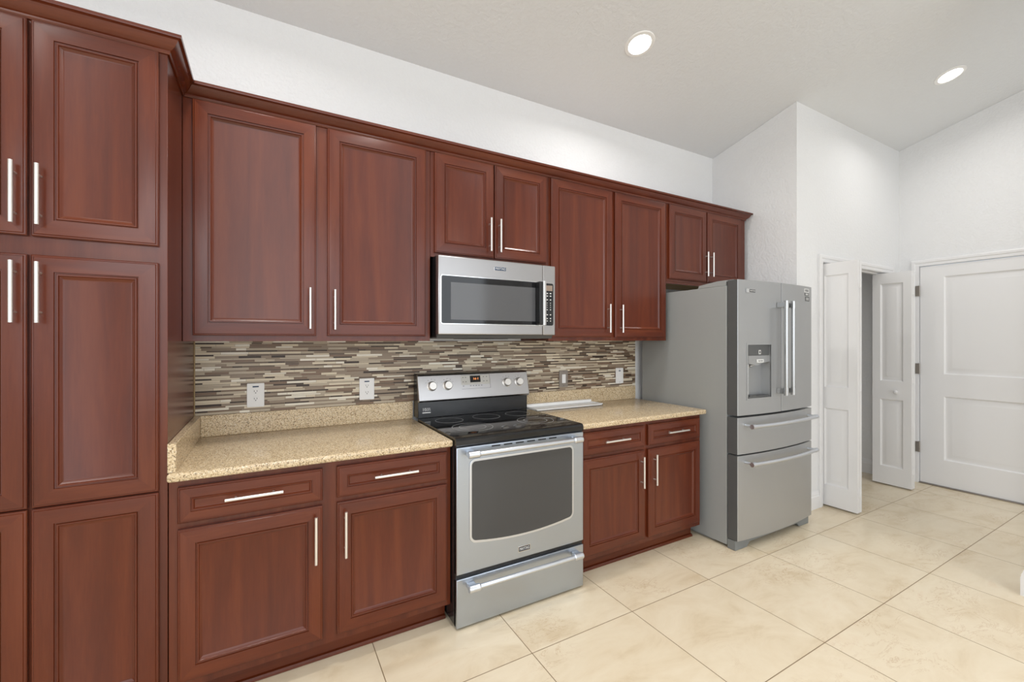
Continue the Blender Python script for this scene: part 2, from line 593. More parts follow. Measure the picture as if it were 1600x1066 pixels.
CAS = [(0, 0), (0, .010), (.010, .012), (.026, .012), (.032, .017), (.050, .019), (.060, .015), (.060, 0)]
m = M()
casing(m, OX0, OX1, OZ, CAS, lambda a, z, d: (a, YC - .0005 - d, z))
m.box(OX0 - .012, OX0 + .004, YC, YC + .10, 0, OZ); m.box(OX1 - .004, OX1 + .012, YC, YC + .10, 0, OZ)
m.box(OX0, OX1, YC, YC + .10, OZ - .004, OZ + .012)
m.box(OX0 + .004, OX1 - .004, YC + .035, YC + .065, OZ - .016, OZ - .004)
struct(m, 'trim_1', TRIM)
m = M()
casing(m, DY0, DY1, DZ, CAS, lambda a, z, d: (XR - .0005 - d, a, z))
struct(m, 'trim_2', TRIM)


# moulded door leaf: local x across, z up, front face at local y = 0 looking to -y
def paneled(wd, h, th, panels, px0, px1, prof, bev=.002):
    m = M()
    m.box(0, wd, .0125, th, 0, h)
    zs = [0]
    for a, b in panels: zs += [a, b]
    zs.append(h)
    xs = [0, px0, px1, wd]
    for i in range(3):
        for j in range(len(zs) - 1):
            if i == 1 and j % 2 == 1:
                x0, x1, z0, z1 = xs[1], xs[2], zs[j], zs[j + 1]
                last = None
                for (ins, dep) in prof:
                    loop = [(x0 + ins, dep, z0 + ins), (x1 - ins, dep, z0 + ins), (x1 - ins, dep, z1 - ins), (x0 + ins, dep, z1 - ins)]
                    if last:
                        for k in range(4):
                            m.quad([last[k], last[(k + 1) % 4], loop[(k + 1) % 4], loop[k]])
                    last = loop
                m.quad(last)
            else:
                m.quad([(xs[i], 0, zs[j]), (xs[i + 1], 0, zs[j]), (xs[i + 1], 0, zs[j + 1]), (xs[i], 0, zs[j + 1])])
    # perimeter skirt of the front skin
    per = [(0, 0), (wd, 0), (wd, h), (0, h)]
    for k in range(4):
        a, b = per[k], per[(k + 1) % 4]
        m.quad([(a[0], 0, a[1]), (a[0], .0125, a[1]), (b[0], .0125, b[1]), (b[0], 0, b[1])])
    bmesh.ops.remove_doubles(m.bm, verts=m.bm.verts, dist=1e-5)
    return m


MOULD = [(0, 0), (.008, .0095), (.014, .0118), (.020, .0115), (.046, .0025), (.050, .002)]
MOULD2 = [(0, 0), (.010, .0100), (.018, .0120), (.024, .0118), (.056, .003), (.062, .0025)]


def xf(m, mat):
    m.bm.transform(mat)
    bmesh.ops.recalc_face_normals(m.bm, faces=m.bm.faces)
    return m


TOMINUSX = lambda x, y0, z: Matrix.Translation((x, y0, z)) @ Matrix.Rotation(R(-90), 4, 'Z')   # leaf front looks to -x, runs from y0 down
# bifold pairs standing open in the closet doorway
LW, LH = 0.297, 2.025
def bifold(name, label, face_x, y_far, mirror):
    t = thing(name, label, 'door', (face_x, y_far - LW, 0.0))
    t['kind'] = 'structure'
    pn = [(.170, .815), (.990, 1.925)]
    lead = xf(paneled(LW, LH, .033, pn, .062, LW - .062, MOULD), TOMINUSX(face_x, y_far, .014)).done('leaf', TRIM, t)
    other = xf(paneled(LW, LH, .033, pn, .062, LW - .062, MOULD), Matrix.Translation((face_x + .072, y_far - LW, .014)) @ Matrix.Rotation(R(90), 4, 'Z')).done('leaf', TRIM, t)
    for z in (.18, 1.02, 1.85):
        mm = M()
        mm.box(face_x + .010, face_x + .062, y_far - LW - .0022, y_far - LW - .0002, z - .032, z + .032, .0006)
        mm.cyl((face_x + .036, y_far - LW - .005, z - .034), (face_x + .036, y_far - LW - .005, z + .034), .004, seg=10)
        mm.done('hinge', TRIM, t)
    return t, lead


t, lead = bifold('door_2', 'white two-panel folding closet door standing open beside the refrigerator, no knob', 4.092, 1.957, False)
t, lead = bifold('door_3', 'white folding closet door with a round white knob, beside the entry door', 5.185, 1.978, True)
m = M()
m.lathe([(0, .034), (.010, .033), (.017, .027), (.018, .020), (.013, .012), (.008, .008), (.008, 0), (0, 0)], (5.1845, 1.79, .905), (-1, 0, 0))
m.done('knob', TRIM, t, label='round white knob')

# entry door
t = thing('door_1', 'wide white two-panel hinged door at the right edge', 'door', (XR, (DY0 + DY1) / 2, 0))
t['kind'] = 'structure'
dw = DY1 - DY0 - .010
mm = xf(paneled(dw, 2.098, .040, [(.245, .850), (1.060, 1.990)], .172, dw - .172, MOULD2), TOMINUSX(XR + .002, DY1 - .005, .012))
mm.done('door_panel', TRIM, t)
for z in (.352, 1.117, 1.878):
    mm = M()
    mm.box(XR - .0205, XR - .0185, DY1 - .006, DY1 + .024, z - .05, z + .05, .0005)
    mm.cyl((XR - .012, DY1 - .003, z - .052), (XR - .012, DY1 - .003, z + .052), .0075, seg=12)
    mm.done('hinge', GREYM, t, label='grey metal hinge')
mm = M(); mm.box(XR - .02, XR + .10, DY0, DY1, 0.0005, .010, .003); mm.done('threshold', GREYM, t, label='grey metal threshold strip')

# ------------------------------------------------------------------ recessed ceiling lights
def can(x, y, label, power):
    nrm = Vector((0, -SL, -1)).normalized()     # down out of the sloped ceiling
    c = Vector((x, y, zc(y)))
    t = thing('recessed_light', label, 'light', c, 'recessed ceiling lights')
    m = M()
    m.lathe([(.070, .0), (.072, .006), (.092, .005), (.096, .001), (.096, -.002), (.070, -.002)], c, nrm, 40)
    m.done('trim_ring', WPLAST, t)
    m = M(); m.lathe([(0, .0035), (.070, .0035), (.070, .001), (0, .001)], c, nrm, 40)
    m.done('lens', LENS, t, label='glowing white lens')
    q = nrm.to_track_quat('-Z', 'Y')
    l = area('lamp_glow', c + nrm * .012, q.to_euler(), .14, .14, power, (1, .985, .965), 'DISK', 165)
    return t


can(2.066, 2.010, 'round lit ceiling downlight above the microwave side, nearer the cabinets', 11)
can(4.648, 1.274, 'round lit ceiling downlight near the top right corner, over the entry door', 7)
can(-0.05, 1.72, 'round lit ceiling downlight above the left counter, over the frame', 16)
can(0.9, 0.10, 'added unseen ceiling downlight above the middle of the kitchen floor', 30)  # unseen lamp added to even out the light over the floor
can(3.0, -1.2, 'added unseen ceiling downlight beside the partition wall', 18)  # added out of view to raise the room's brightness
can(-1.6, -0.4, 'added unseen ceiling downlight nearest the left wall', 18)  # likewise an added lamp, out of view, for overall fill

# ------------------------------------------------------------------ cabinet pieces
DTH = 0.019
DOORP = [(0, .006), (.0025, .0035), (.006, .0030), (.008, .0002), (.010, 0), (.0540, 0), (.0552, .0045), (.0580, .0050), (.0600, .0014),
         (.0640, .0018), (.0660, .0058), (.0725, .0100), (.0775, .0115)]
DRWP = [(0, .006), (.0025, .0035), (.006, .0030), (.008, .0002), (.010, 0), (.0395, 0), (.0407, .0036), (.0430, .0038), (.0450, .0014),
        (.0475, .0018), (.0515, .0072), (.0530, .0078)]


def front(x0, x1, yf, z0, z1, prof, drawer=False):
    """framed cabinet front with mitred corners; face at y = yf"""
    m = M()
    last = None
    for (ins, dep) in prof:
        lp = [(x0 + ins, yf + dep, z0 + ins), (x1 - ins, yf + dep, z0 + ins), (x1 - ins, yf + dep, z1 - ins), (x0 + ins, yf + dep, z1 - ins)]
        if last:
            for k in range(4):
                m.quad([last[k], last[(k + 1) % 4], lp[(k + 1) % 4], lp[k]], 1 if k in (0, 2) else 0)
        last = lp
    m.quad(last, 1 if drawer else 0)
    b = yf + DTH
    o0 = [(x0, yf + prof[0][1], z0), (x1, yf + prof[0][1], z0), (x1, yf + prof[0][1], z1), (x0, yf + prof[0][1], z1)]
    o1 = [(x, b, z) for x, _, z in o0]
    for k in range(4):
        m.quad([o1[k], o1[(k + 1) % 4], o0[(k + 1) % 4], o0[k]], 1 if k in (0, 2) else 0)
    m.quad(o1[::-1])
    bmesh.ops.remove_doubles(m.bm, verts=m.bm.verts, dist=1e-5)
    bmesh.ops.recalc_face_normals(m.bm, faces=m.bm.faces)
    return m


HL = 0.195
HR = 0.006
HSRC = {}


def handle(parent, x, yf, z, vertical=True):
    """bar pull centred at x, z on a face at yf"""
    key = vertical
    if key not in HSRC:
        m = M()
        h = HL / 2; q = 0.064
        d = (lambda s: (0, 0, s)) if vertical else (lambda s: (s, 0, 0))
        ybar = -.030
        a = Vector(d(-h)); b = Vector(d(h))
        m.cyl(a + Vector((0, ybar, 0)), b + Vector((0, ybar, 0)), HR, seg=18)
        for s in (-q, q):
            m.cyl(Vector(d(s)) + Vector((0, -.0004, 0)), Vector(d(s)) + Vector((0, ybar, 0)), .0042, seg=12)
        o = m.done('handle', NICKEL, parent, origin=(0, 0, 0), label='satin nickel bar handle')
        HSRC[key] = o
        o.location = Vector((x, yf, z)) - ORG[parent.name]
        return o
    return inst(HSRC[key], 'handle', (x, yf, z), parent)


def door(cab, x0, x1, yf, z0, z1, hx=None, hz=None):
    d = front(x0, x1, yf, z0, z1, DOORP).done('door', WOODS, cab)
    if hx is not None:
        handle(d, hx, yf, hz)
    return d


def drawer(cab, x0, x1, yf, z0, z1):
    d = front(x0, x1, yf, z0, z1, DRWP, True).done('drawer', WOODS, cab)
    handle(d, (x0 + x1) / 2, yf, (z0 + z1) / 2 + .004, False)
    return d


# pantry cabinet at the left edge
XS = -0.318
t = thing('pantry_cabinet', 'tall dark cherry pantry cabinet at the left edge, from floor to crown', 'cabinet', (-.671, 2.33, 0))
m = M(); m.box(-1.024, XS, 2.0, YW - .002, .10, 2.46, .001)
m.done('carcass', WV, t)
m = M(); m.box(-1.022, XS - .002, 2.07, YW - .01, 0.0005, .0995); m.done('toe_kick', WH, t)
for x0, x1, hx in ((-.666, -.342, -.642), (-1.000, -.6755, -.700)):
    door(t, x0, x1, 1.98, 1.737, 2.437, hx, 1.866)
    door(t, x0, x1, 1.98, .8545, 1.676, hx, 1.552)
    door(t, x0, x1, 1.98, .130, .8500)

# wall cabinets
YU = 2.29
def wallcab(label, x0, x1, z0, doors, raw=False):
    t = thing('wall_cabinet', label, 'cabinet', ((x0 + x1) / 2, 2.485, z0), 'cherry wall cabinets above the counters')
    m = M(); m.box(x0 + .0005, x1 - .0005, 2.31, YW - .002, z0 + (.004 if raw else 0), 2.46, .0008)
    m.done('carcass', WV, t)
    if raw:
        m = M(); m.box(x0 + .019, x1 - .019, 2.330, YW - .003, z0 - .001, z0 + .0035); m.done('bottom_panel', RAW, t, label='pale unfinished underside')
        m = M(); m.box(x0 + .001, x1 - .001, 2.311, 2.3295, z0 - .014, z0 + .0035, .001); m.done('bottom_rail', WH, t)
    for d in doors:
        door(t, d[0], d[1], YU, d[2], d[3], d[4], d[5])
    return t


wallcab('tall cherry wall cabinet between the pantry and the microwave, two wide doors', XS + .001, .782, 1.393,
        [(-.281, .205, 1.419, 2.437, .177, 1.550), (.256, .753, 1.419, 2.437, .287, 1.547)])
wallcab('short cherry wall cabinet directly above the microwave', .783, 1.567, 1.860,
        [(.805, 1.1695, 1.883, 2.437, 1.137, 2.014), (1.1765, 1.545, 1.883, 2.437, 1.201, 2.014)])
wallcab('tall cherry wall cabinet between the microwave and the refrigerator', 1.568, 2.651, 1.393,
        [(1.581, 2.094, 1.417, 2.437, 2.050, 1.547), (2.123, 2.629, 1.417, 2.437, 2.166, 1.547)])
wallcab('short cherry wall cabinet directly above the refrigerator', 2.652, 3.640, 1.846,
        [(2.673, 3.105, 1.868, 2.437, 3.083, 2.008), (3.119, 3.566, 1.868, 2.437, 3.150, 2.008)], raw=True)

# crown moulding swept round the cabinet tops
CP = [(.0005, 0), (.006, 0), (.009, .006), (.009, .012), (.016, .016), (.026, .026), (.033, .038), (.036, .044), (.040, .046), (.046, .048),
      (.047, .052), (.047, .060), (.0005, .060)]


def sweep(path, pre, post, z):
    m = M()
    P = [Vector(p) for p in path]
    segs = [(P[i + 1] - P[i]).normalized() for i in range(len(P) - 1)]
    nr = [Vector((d.y, -d.x)) for d in segs]
    rings = []
    for i, p in enumerate(P):
        a = nr[i - 1] if i > 0 else (Vector(pre) if pre else nr[0])
        b = nr[i] if i < len(nr) else (Vector(post) if post else nr[-1])
        mi = (a + b) / (1 + a.dot(b))
        rings.append([m.bm.verts.new((p.x + mi.x * o, p.y + mi.y * o, z + h)) for o, h in CP])
    k = len(CP)
    for a, b in zip(rings, rings[1:]):
        for j in range(k):
            f = m.bm.faces.new((a[j], a[(j + 1) % k], b[(j + 1) % k], b[j]))
    m.bm.faces.new(rings[0]); m.bm.faces.new(rings[-1][::-1])
    bmesh.ops.recalc_face_normals(m.bm, faces=m.bm.faces)
    return m


o = sweep([(-1.03, 2.0), (XS, 2.0), (XS, 2.3095)], None, (0, -1), 2.441).done('crown_molding', WH)
tag(o, 'cherry crown moulding wrapping the top of the tall pantry cabinet', 'molding', 'cherry crown mouldings')
o = sweep([(XS + .0012, 2.3095), (3.640, 2.3095), (3.640, YW - .002)], (1, 0), None, 2.441).done('crown_molding', WH)
tag(o, 'long cherry crown moulding along the tops of the wall cabinets', 'molding', 'cherry crown mouldings')

# base cabinets
YB = 1.985
def basecab(label, x0, x1, cols):
    t = thing('base_cabinet', label, 'cabinet', ((x0 + x1) / 2, 2.33, 0), 'cherry base cabinets under the counters')
    m = M(); m.box(x0, x1, 2.005, YW - .012, .102, .881, .001); m.done('carcass', WV, t)
    m = M(); m.box(x0 + .002, x1 - .002, 2.078, YW - .02, .0005, .1015)
    m.prism([(2.078, .0005), (2.062, .0005), (2.063, .008), (2.068, .015), (2.078, .018)], 'x', x0 + .002, x1 - .002)
    m.done('toe_kick', WH, t)
    for (a, b, hx) in cols:
        drawer(t, a, b, YB, .722, .856)
        door(t, a, b, YB, .134, .699, hx, .568)
    return t


basecab('cherry base cabinet left of the range, two drawers over two doors', XS + .002, .782, [(-.288, .203, .175), (.260, .759, .292)])
basecab('cherry base cabinet right of the range, beside the refrigerator', 1.561, 2.640, [(1.585, 2.088, 2.052), (2.123, 2.622, 2.165)])

# countertops
def counter(label, x0, x1, side):
    t = thing('countertop', label, 'countertop', ((x0 + x1) / 2, 2.31, .882), 'speckled quartz countertops')
    m = M(); m.box(x0, x1, 1.966, YW - .0015, .882, .914, .010, seg=3); m.done('slab', QZ, t)
    xb = x0 + .027 if side else x0
    m = M(); m.box(xb, x1, YW - .022, YW - .0015, .9142, 1.020, .0015); m.done('back_splash', QZ, t)
    if side:
        m = M(); m.box(x0, x0 + .0265, 1.986, YW - .0015, .9142, 1.020, .0015); m.done('side_splash', QZ, t)
    return t


counter('beige speckled quartz countertop left of the range, with a side upstand', XS + .001, .783, True)
counter('beige speckled quartz countertop right of the range, carrying the white tray', 1.560, 2.664, False)

# mosaic strip tiles on the back wall
random.seed(7)
TONES = [srgb(58, 40, 28), srgb(128, 103, 82), srgb(152, 134, 114), srgb(188, 173, 150), srgb(222, 208, 182), srgb(236, 228, 210), srgb(104, 84, 66)]
TM = [plain('mosaic_tone_%s' % n_, c, r_) for n_, c, r_ in zip(('espresso', 'brown', 'taupe', 'greige', 'cream', 'pearl', 'umber'), TONES, (.45, .4, .4, .35, .35, .2, .4))]
GROUT = plain('mosaic_grout', srgb(168, 152, 130), .8)
m = M()
x0, x1, z0, z1 = XS + .004, 2.676, 1.0205, 1.3925
yb = YW - .0015
m.box(x0, x1, yb - .005, yb, z0, z1, mat=0)
z = z0 + .0008
row = 0
while z < z1 - .006:
    h = .0064 if row % 2 else .0110
    h = min(h, z1 - z - .0005)
    x = x0 + .001 - random.uniform(0, .08)
    while x < x1:
        L = random.choice((.045, .065, .08, .1, .12, .145, .145))
        a, b = max(x, x0 + .001), min(x + L, x1 - .001)
        if b - a > .004:
            if row % 2:
                k = random.choices(range(7), (26, 16, 16, 16, 12, 8, 20))[0]
            else:
                k = random.choices(range(7), (3, 13, 24, 26, 24, 12, 5))[0]
            yy = yb - .0075 + random.uniform(-.0003, .0003)
            vs = [(a, z), (b, z), (b, z + h), (a, z + h)]
            m.quad([(p, yy, q) for p, q in vs], k + 1)
            for j in range(4):
                p, q = vs[j], vs[(j + 1) % 4]
                m.quad([(p[0], yb - .005, p[1]), (q[0], yb - .005, q[1]), (q[0], yy, q[1]), (p[0], yy, p[1])], k + 1)
        x += L + .0014
    z += h + .0014
    row += 1
o = m.done('mosaic_backsplash', [GROUT] + TM)
tag(o, 'brown and cream strip mosaic tile backsplash between counters and wall cabinets', 'backsplash')
m = M(); m.box(XS + .0012, XS + .0038, yb - .012, yb, 1.0205, 1.3925)
o = m.done('edge_trim', plain('brass_edge', srgb(176, 150, 106), .4, .5))
tag(o, 'thin tan metal edge strip between the tall cabinet and the mosaic tiles', 'trim')

# outlets and switches
YT = YW - .0095
def plate(kind, label, x, z, wd, h):
    cat = 'outlet' if kind == 'outlet' else 'switch'
    name = {'outlet': 'wall_outlet', 'switch': 'wall_switch', 'gfci': 'wall_switch'}[kind]
    t = thing(name, label, cat, (x, YT, z - h / 2))
    metal = kind == 'switch'
    m = M(); m.prism(rrect(x - wd / 2, x + wd / 2, z - h / 2, z + h / 2, .004), 'y', YT - .006, YT, bev=.0012)
    m.done('cover_plate', GREYM if metal else WPLAST, t)
    f = YT - .006
    if kind == 'outlet':
        for dz in (.0195, -.0195):
            m = M(); m.prism([(x + .0165 * math.cos(a) , z + dz + min(.0135, max(-.0135, .0165 * math.sin(a)))) for a in [2 * math.pi * k / 24 for k in range(24)]], 'y', f - .0015, f - .0001)
            r_ = m.done('receptacle', WPLAST, t)
            m = M()
            for dx in (-.0062, .0062):
                m.box(x + dx - .0011, x + dx + .0011, f - .0019, f - .0016, z + dz - .002, z + dz + .006)
            m.cyl((x, f - .0016, z + dz - .0075), (x, f - .0019, z + dz - .0075), .0026, seg=10)
            m.done('slots', INK, r_)
        m = M(); m.box(x - .014, x + .014, f - .0004, f - .0001, z + .041, z + .048); m.done('blue_mark', BLUE, t)
    else:
        m = M(); m.prism(rrect(x - .0165, x + .0165, z - .033, z + .033, .003), 'y', f - .004, f - .0001, bev=.001)
        p_ = m.done('rocker', WPLAST, t)
        for zz in (z + h / 2 - .010, z - h / 2 + .010):
            m = M(); m.cyl((x, f - .0001, zz), (x, f - .0010, zz), .0028, seg=12)
            m.done('screw', GREYM if kind == 'gfci' else FRDARK, t)
        if kind == 'gfci':
            m = M(); m.box(x - .010, x + .010, f - .0008, f - .0001, z + .036, z + .043); m.done('blue_mark', BLUE, t)
    return t


plate('outlet', 'white duplex wall outlet nearest the tall pantry cabinet', -.054, 1.109, .079, .125)
plate('outlet', 'white duplex wall outlet just left of the range', .510, 1.110, .084, .125)
plate('switch', 'wall switch with a grey metal plate and white rocker, right of the range', 1.935, 1.108, .078, .125)
plate('gfci', 'plain white wall switch nearest the refrigerator', 2.495, 1.108, .080, .125)

# white tray strip lying on the right counter
t = thing('plastic_tray', 'long narrow white plastic tray lying against the right counter upstand', 'tray', (1.87, 2.53, .9142))
m = M(); m.box(1.580, 2.165, 2.470, 2.615, .9143, .921, .002)
m.box(1.580, 2.165, 2.470, 2.480, .9143, .927, .002); m.box(1.580, 1.590, 2.470, 2.615, .9143, .930, .002); m.box(2.155, 2.165, 2.470, 2.615, .9143, .930, .002)
m.done('base', WPLAST, t)
m = M(); m.box(1.580, 2.165, 2.600, 2.630, .9215, .944, .004); m.done('back_ridge', WPLAST, t)

# ------------------------------------------------------------------ range
RX0, RX1 = .7865, 1.5555
YF = 1.938
t = thing('range', 'stainless steel electric range with black glass cooktop', 'range', ((RX0 + RX1) / 2, 2.28, 0))
m = M()
m.box(RX0, RX1, YF + .032, 2.625, .018, .890, .002)
for x in (RX0 + .04, RX1 - .04):
    for y in (YF + .10, 2.56):
        m.cyl((x, y, .0005), (x, y, .02), .018, seg=14)
m.box(RX0 + .001, RX1 - .001, YF + .012, YF + .032, .018, .890)
m.done('body', BLACK, t, label='black enamelled body')
m = M()
m.prism([(YF + .006, .884), (YF + .001, .890), (YF + .001, .912), (YF + .008, .922), (YF + .022, .925), (2.545, .925), (2.545, .8905), (YF + .03, .8905), (YF + .03, .884)], 'x', RX0 - .001, RX1 + .001)
top_ = m.done('cooktop', BGLASS, t, label='black glass cooktop')
for (bx, by, rs) in ((.974, 2.166, (.112, .074)), (.934, 2.410, (.082,)), (1.178, 2.415, (.085,)), (1.378, 2.165, (.108, .070)), (1.400, 2.412, (.080,))):
    m = M()
    for r_ in rs:
        m.lathe([(r_ - .0022, .0001), (r_ - .0022, .0005), (r_ + .0004, .0005), (r_ + .0004, .0001)], (bx, by, .925), (0, 0, 1), 56)
    m.done('burner_ring', RING, top_)
# backguard: black riser and leaning steel control panel
m = M(); m.prism([(2.548, .925), (2.548, 1.035), (2.575, 1.19), (2.635, 1.19), (2.635, .925)], 'x', RX0 + .001, RX1 - .001, bev=.003)
m.done('backguard_riser', BLACK, t, label='glossy black backguard')
ya, yb_ = 2.518, 2.556          # panel face, bottom and top
za, zb = 1.022, 1.190
def pf(z): return ya + (yb_ - ya) * (z - za) / (zb - za)
m = M()
m.prism([(ya + .010, za), (ya, za + .012), (pf(zb - .012), zb - .012), (yb_ + .010, zb), (2.574, zb), (2.546, za)], 'x', RX0 - .001, RX1 + .001, bev=.004)
cp = m.done('control_panel', STEELW, t, label='brushed steel control panel')
nrm = Vector((0, -(zb - za), (yb_ - ya))).normalized()
for kx in (.871, .972, 1.388, 1.482):
    kz = 1.116
    c = Vector((kx, pf(kz), kz))
    m = M(); m.lathe([(.030, -.001), (.030, .004), (.026, .006), (.0255, .022), (.022, .026), (0, .026)], c, nrm, 32)
    k_ = m.done('knob', NICKEL, cp, label='satin round knob')
    m = M()
    for a in range(0, 360, 30):
        if 240 < a < 300: continue
        dv = Vector((math.cos(R(a)), 0, math.sin(R(a))))
        p_ = c + dv * .042
        p_.y = pf(p_.z) - .0006
        m.box(p_.x - .0022, p_.x + .0022, p_.y - .0003, p_.y + .0004, p_.z - .0016, p_.z + .0016)
    for a in (-.009, .009):
        m.box(kx + a - .004, kx + a + .004, pf(1.066) - .0008, pf(1.066), 1.0645, 1.0665)
    m.done('dial_marks', INK, cp)
def onp(x0, x1, z0, z1, d0=.0001, d1=.0012):
    """thin plate lying on the leaning panel"""
    m = M()
    a = [(x0, pf(z0) - d1, z0), (x1, pf(z0) - d1, z0), (x1, pf(z1) - d1, z1), (x0, pf(z1) - d1, z1)]
    b = [(p[0], p[1] + d1 - d0, p[2]) for p in a]
    m.quad(a); m.quad(b[::-1])
    for j in range(4):
        m.quad([b[j], b[(j + 1) % 4], a[(j + 1) % 4], a[j]])
    return m
kp = onp(1.065, 1.268, 1.088, 1.175).done('keypad', plain('keypad_grey', srgb(186, 182, 174), .35, .3), cp)
for (a, b, c, d) in ((1.066, 1.267, 1.1735, 1.1748), (1.066, 1.267, 1.0882, 1.0893), (1.2658, 1.2672, 1.0893, 1.1735)):
    onp(a, b, c, d, .0013, .0018).done('keypad_outline', INK, cp)
for i, (kx, kz) in enumerate([(1.078, 1.16), (1.097, 1.16), (1.078, 1.133), (1.097, 1.133), (1.078, 1.107)] + [(1.128 + .019 * q, 1.107) for q in range(5)] + [(1.222, 1.16), (1.244, 1.16), (1.222, 1.133), (1.244, 1.133)]):
    onp(kx - .004, kx + .004, kz - .0020, kz + .0020, .0013, .0019).done('key', FRDARK, cp)
dsp = onp(1.127, 1.199, 1.128, 1.1690, .0013, .0028).done('display', BGLASS, cp, label='black clock display with orange digits')
lettering('16:1', 'digits', .024, 1.166, pf(1.148) - .0034, 1.148, DISP, dsp)
# sticker on the riser
m = M(); m.box(.812, .868, 2.5470, 2.5477, .950, .992); sk = m.done('sticker', INK, t, label='small black sticker reading 10 YEAR in silver')
lettering('10', 'print', .026, .826, 2.5466, .976, LPRINT, sk)
lettering('YEAR\nPARTS', 'print', .010, .852, 2.5466, .976, LPRINT, sk)
m = M(); m.box(.814, .866, 2.5464, 2.5469, .9545, .960); m.done('print', LPRINT, sk)
# oven door
m = M(); m.box(RX0 + .001, RX1 - .001, YF, YF + .031, .268, .880, .004)
od = m.done('oven_door', STEEL, t)
def ovenoutline(g):
    x0, x1, z0, z1 = .866 - g, 1.472 + g, .424 - g, .806 + g
    pts = rrect(x0, x1, z0, z1, .020 + g, 5)
    out = []
    for (x, z) in pts:
        if z < (z0 + z1) / 2:
            s = (x - x0) / (x1 - x0)
            z -= .034 * 4 * s * (1 - s) * 0.8
        out.append((x, z))
    # extra points along the curved lower edge
    i = max(range(len(out)), key=lambda k: 0)
    low = [(x0 + .03 + (x1 - x0 - .06) * k / 12, z0 - .034 * 3.2 * (.05 + .9 * k / 12) * (.95 - .9 * k / 12)) for k in range(1, 12)]
    # rrect order: top right, top left, bottom left, bottom right
    n_ = 6
    return out[:3 * n_] + low + out[3 * n_:]
m = M(); m.prism(ovenoutline(.012), 'y', YF - .004, YF - .0002, bev=.0018); m.done('window_frame', BRIGHT, od, label='raised bright window frame')
m = M(); m.prism(ovenoutline(0), 'y', YF - .0055, YF - .0041); m.done('window_glass', OGLASS, od, label='dark grey oven window glass')
m = M()
for q in range(6):
    xc = 1.000 + q * .069
    m.prism(rrect(xc - .025, xc + .025, .8655, .8715, .0028, 3), 'y', YF - .0012, YF - .0002)
m.done('vent_slots', GAP, od)
def barhandle(z, yb_, x0, x1, parent):
    m = M()
    m.cyl((x0 + .02, yb_, z), (x1 - .02, yb_, z), .0115, seg=20)
    for x, s in ((x0, 1), (x1, -1)):
        m.lathe([(0, 0), (.015, .001), (.0175, .005), (.0175, .055), (.015, .060), (0, .060)], (x, yb_, z), (s, 0, 0), 24)
        m.box(min(x + s * .006, x + s * .046), max(x + s * .006, x + s * .046), yb_, YF - .0006, z - .0125, z + .0125, .004)
    return m.done('handle', BRIGHT, parent, label='steel bar handle')
barhandle(.852, YF - .046, .828, 1.512, od)
def badge(name, x, y, z, wd, h, parent, size):
    m = M(); m.prism(rrect(x - wd / 2, x + wd / 2, z - h / 2, z + h / 2, .003, 3), 'y', y - .0022, y - .0002, bev=.0006)
    b = m.done(name, CHROME, parent, label='small silver and black maker badge')
    m = M(); m.prism(rrect(x - wd / 2 + .003, x + wd / 2 - .003, z - h / 2 + .003, z + h / 2 - .003, .002, 3), 'y', y - .0027, y - .0023); m.done('badge_field', BLUE if name == 'badge_blue' else INK, b)
    lettering('MAYTAG', 'badge_letters', size, x, y - .0032, z, LPRINT, b, width=wd * .78)
    return b
badge('badge', 1.165, YF, .315, .074, .030, od, .020)
m = M(); m.box(RX0 + .001, RX1 - .001, YF, YF + .031, .012, .246, .004)
sd = m.done('storage_drawer', STEEL, t)
barhandle(.212, YF - .044, .832, 1.516, sd)

# ------------------------------------------------------------------ microwave
MX0, MX1 = .795, 1.556
MY = 2.215
t = thing('microwave', 'stainless over-the-range microwave mounted above the range', 'microwave', ((MX0 + MX1) / 2, 2.44, 1.405))
m = M(); m.box(MX0 + .004, MX1 - .004, MY + .041, YW - .012, 1.414, 1.8590, .002); m.done('body', BLACK, t, label='black body')
m = M(); m.prism([(MY + .020, 1.428), (MY + .034, 1.408), (2.60, 1.406), (2.60, 1.4135), (MY + .040, 1.4135), (MY + .040, 1.428)], 'x', MX0 + .006, MX1 - .006)
m.box(1.02, 1.30, 2.36, 2.56, 1.4035, 1.4055)
m.done('underside_vent', FRDARK, t, label='dark grey underside')
m = M(); m.box(MX0, 1.4635, MY, MY + .040, 1.4285, 1.855, .005)
md = m.done('door', STEELW, t)
m = M(); m.prism(rrect(.808, 1.468, 1.484, 1.752, .012), 'y', MY - .0018, MY - .0002, bev=.0008); m.done('window_bezel', CHROME, md)
m = M(); m.prism(rrect(.813, 1.463, 1.489, 1.747, .010), 'y', MY - .0032, MY - .0019); g_ = m.done('window_glass', BGLASS, md, label='black glass door window')
m = M(); m.box(.866, 1.408, MY - .0036, MY - .0033, 1.510, 1.713); m.done('window_screen', SCREEN, md, label='grey see-through screen')
m = M()
m.prism(rrect(1.4340, 1.4575, MY - .052, MY - .034, .006, 4), 'z', 1.488, 1.752)
for z in (1.520, 1.720):
    m.box(1.434, 1.4565, MY - .050, MY - .0037, z - .022, z + .022, .003)
hd = m.done('handle', CHROME, md, label='vertical steel handle')
m = M(); m.box(1.4100, 1.4335, MY - .048, MY - .0037, 1.492, 1.748, .003); m.done('handle_inner_face', BLACK, md, label='dark inner face of the handle')
badge('badge_blue', 1.170, MY, 1.808, .078, .026, md, .018)
m = M(); m.box(1.4650, MX1, MY, MY + .040, 1.4285, 1.855, .005)
cp = m.done('control_panel', STEELW, t)
m = M(); m.prism(rrect(1.474, 1.541, 1.487, 1.746, .012), 'y', MY - .0020, MY - .0002, bev=.0008); k_ = m.done('keypad', BGLASS, cp, label='black keypad')
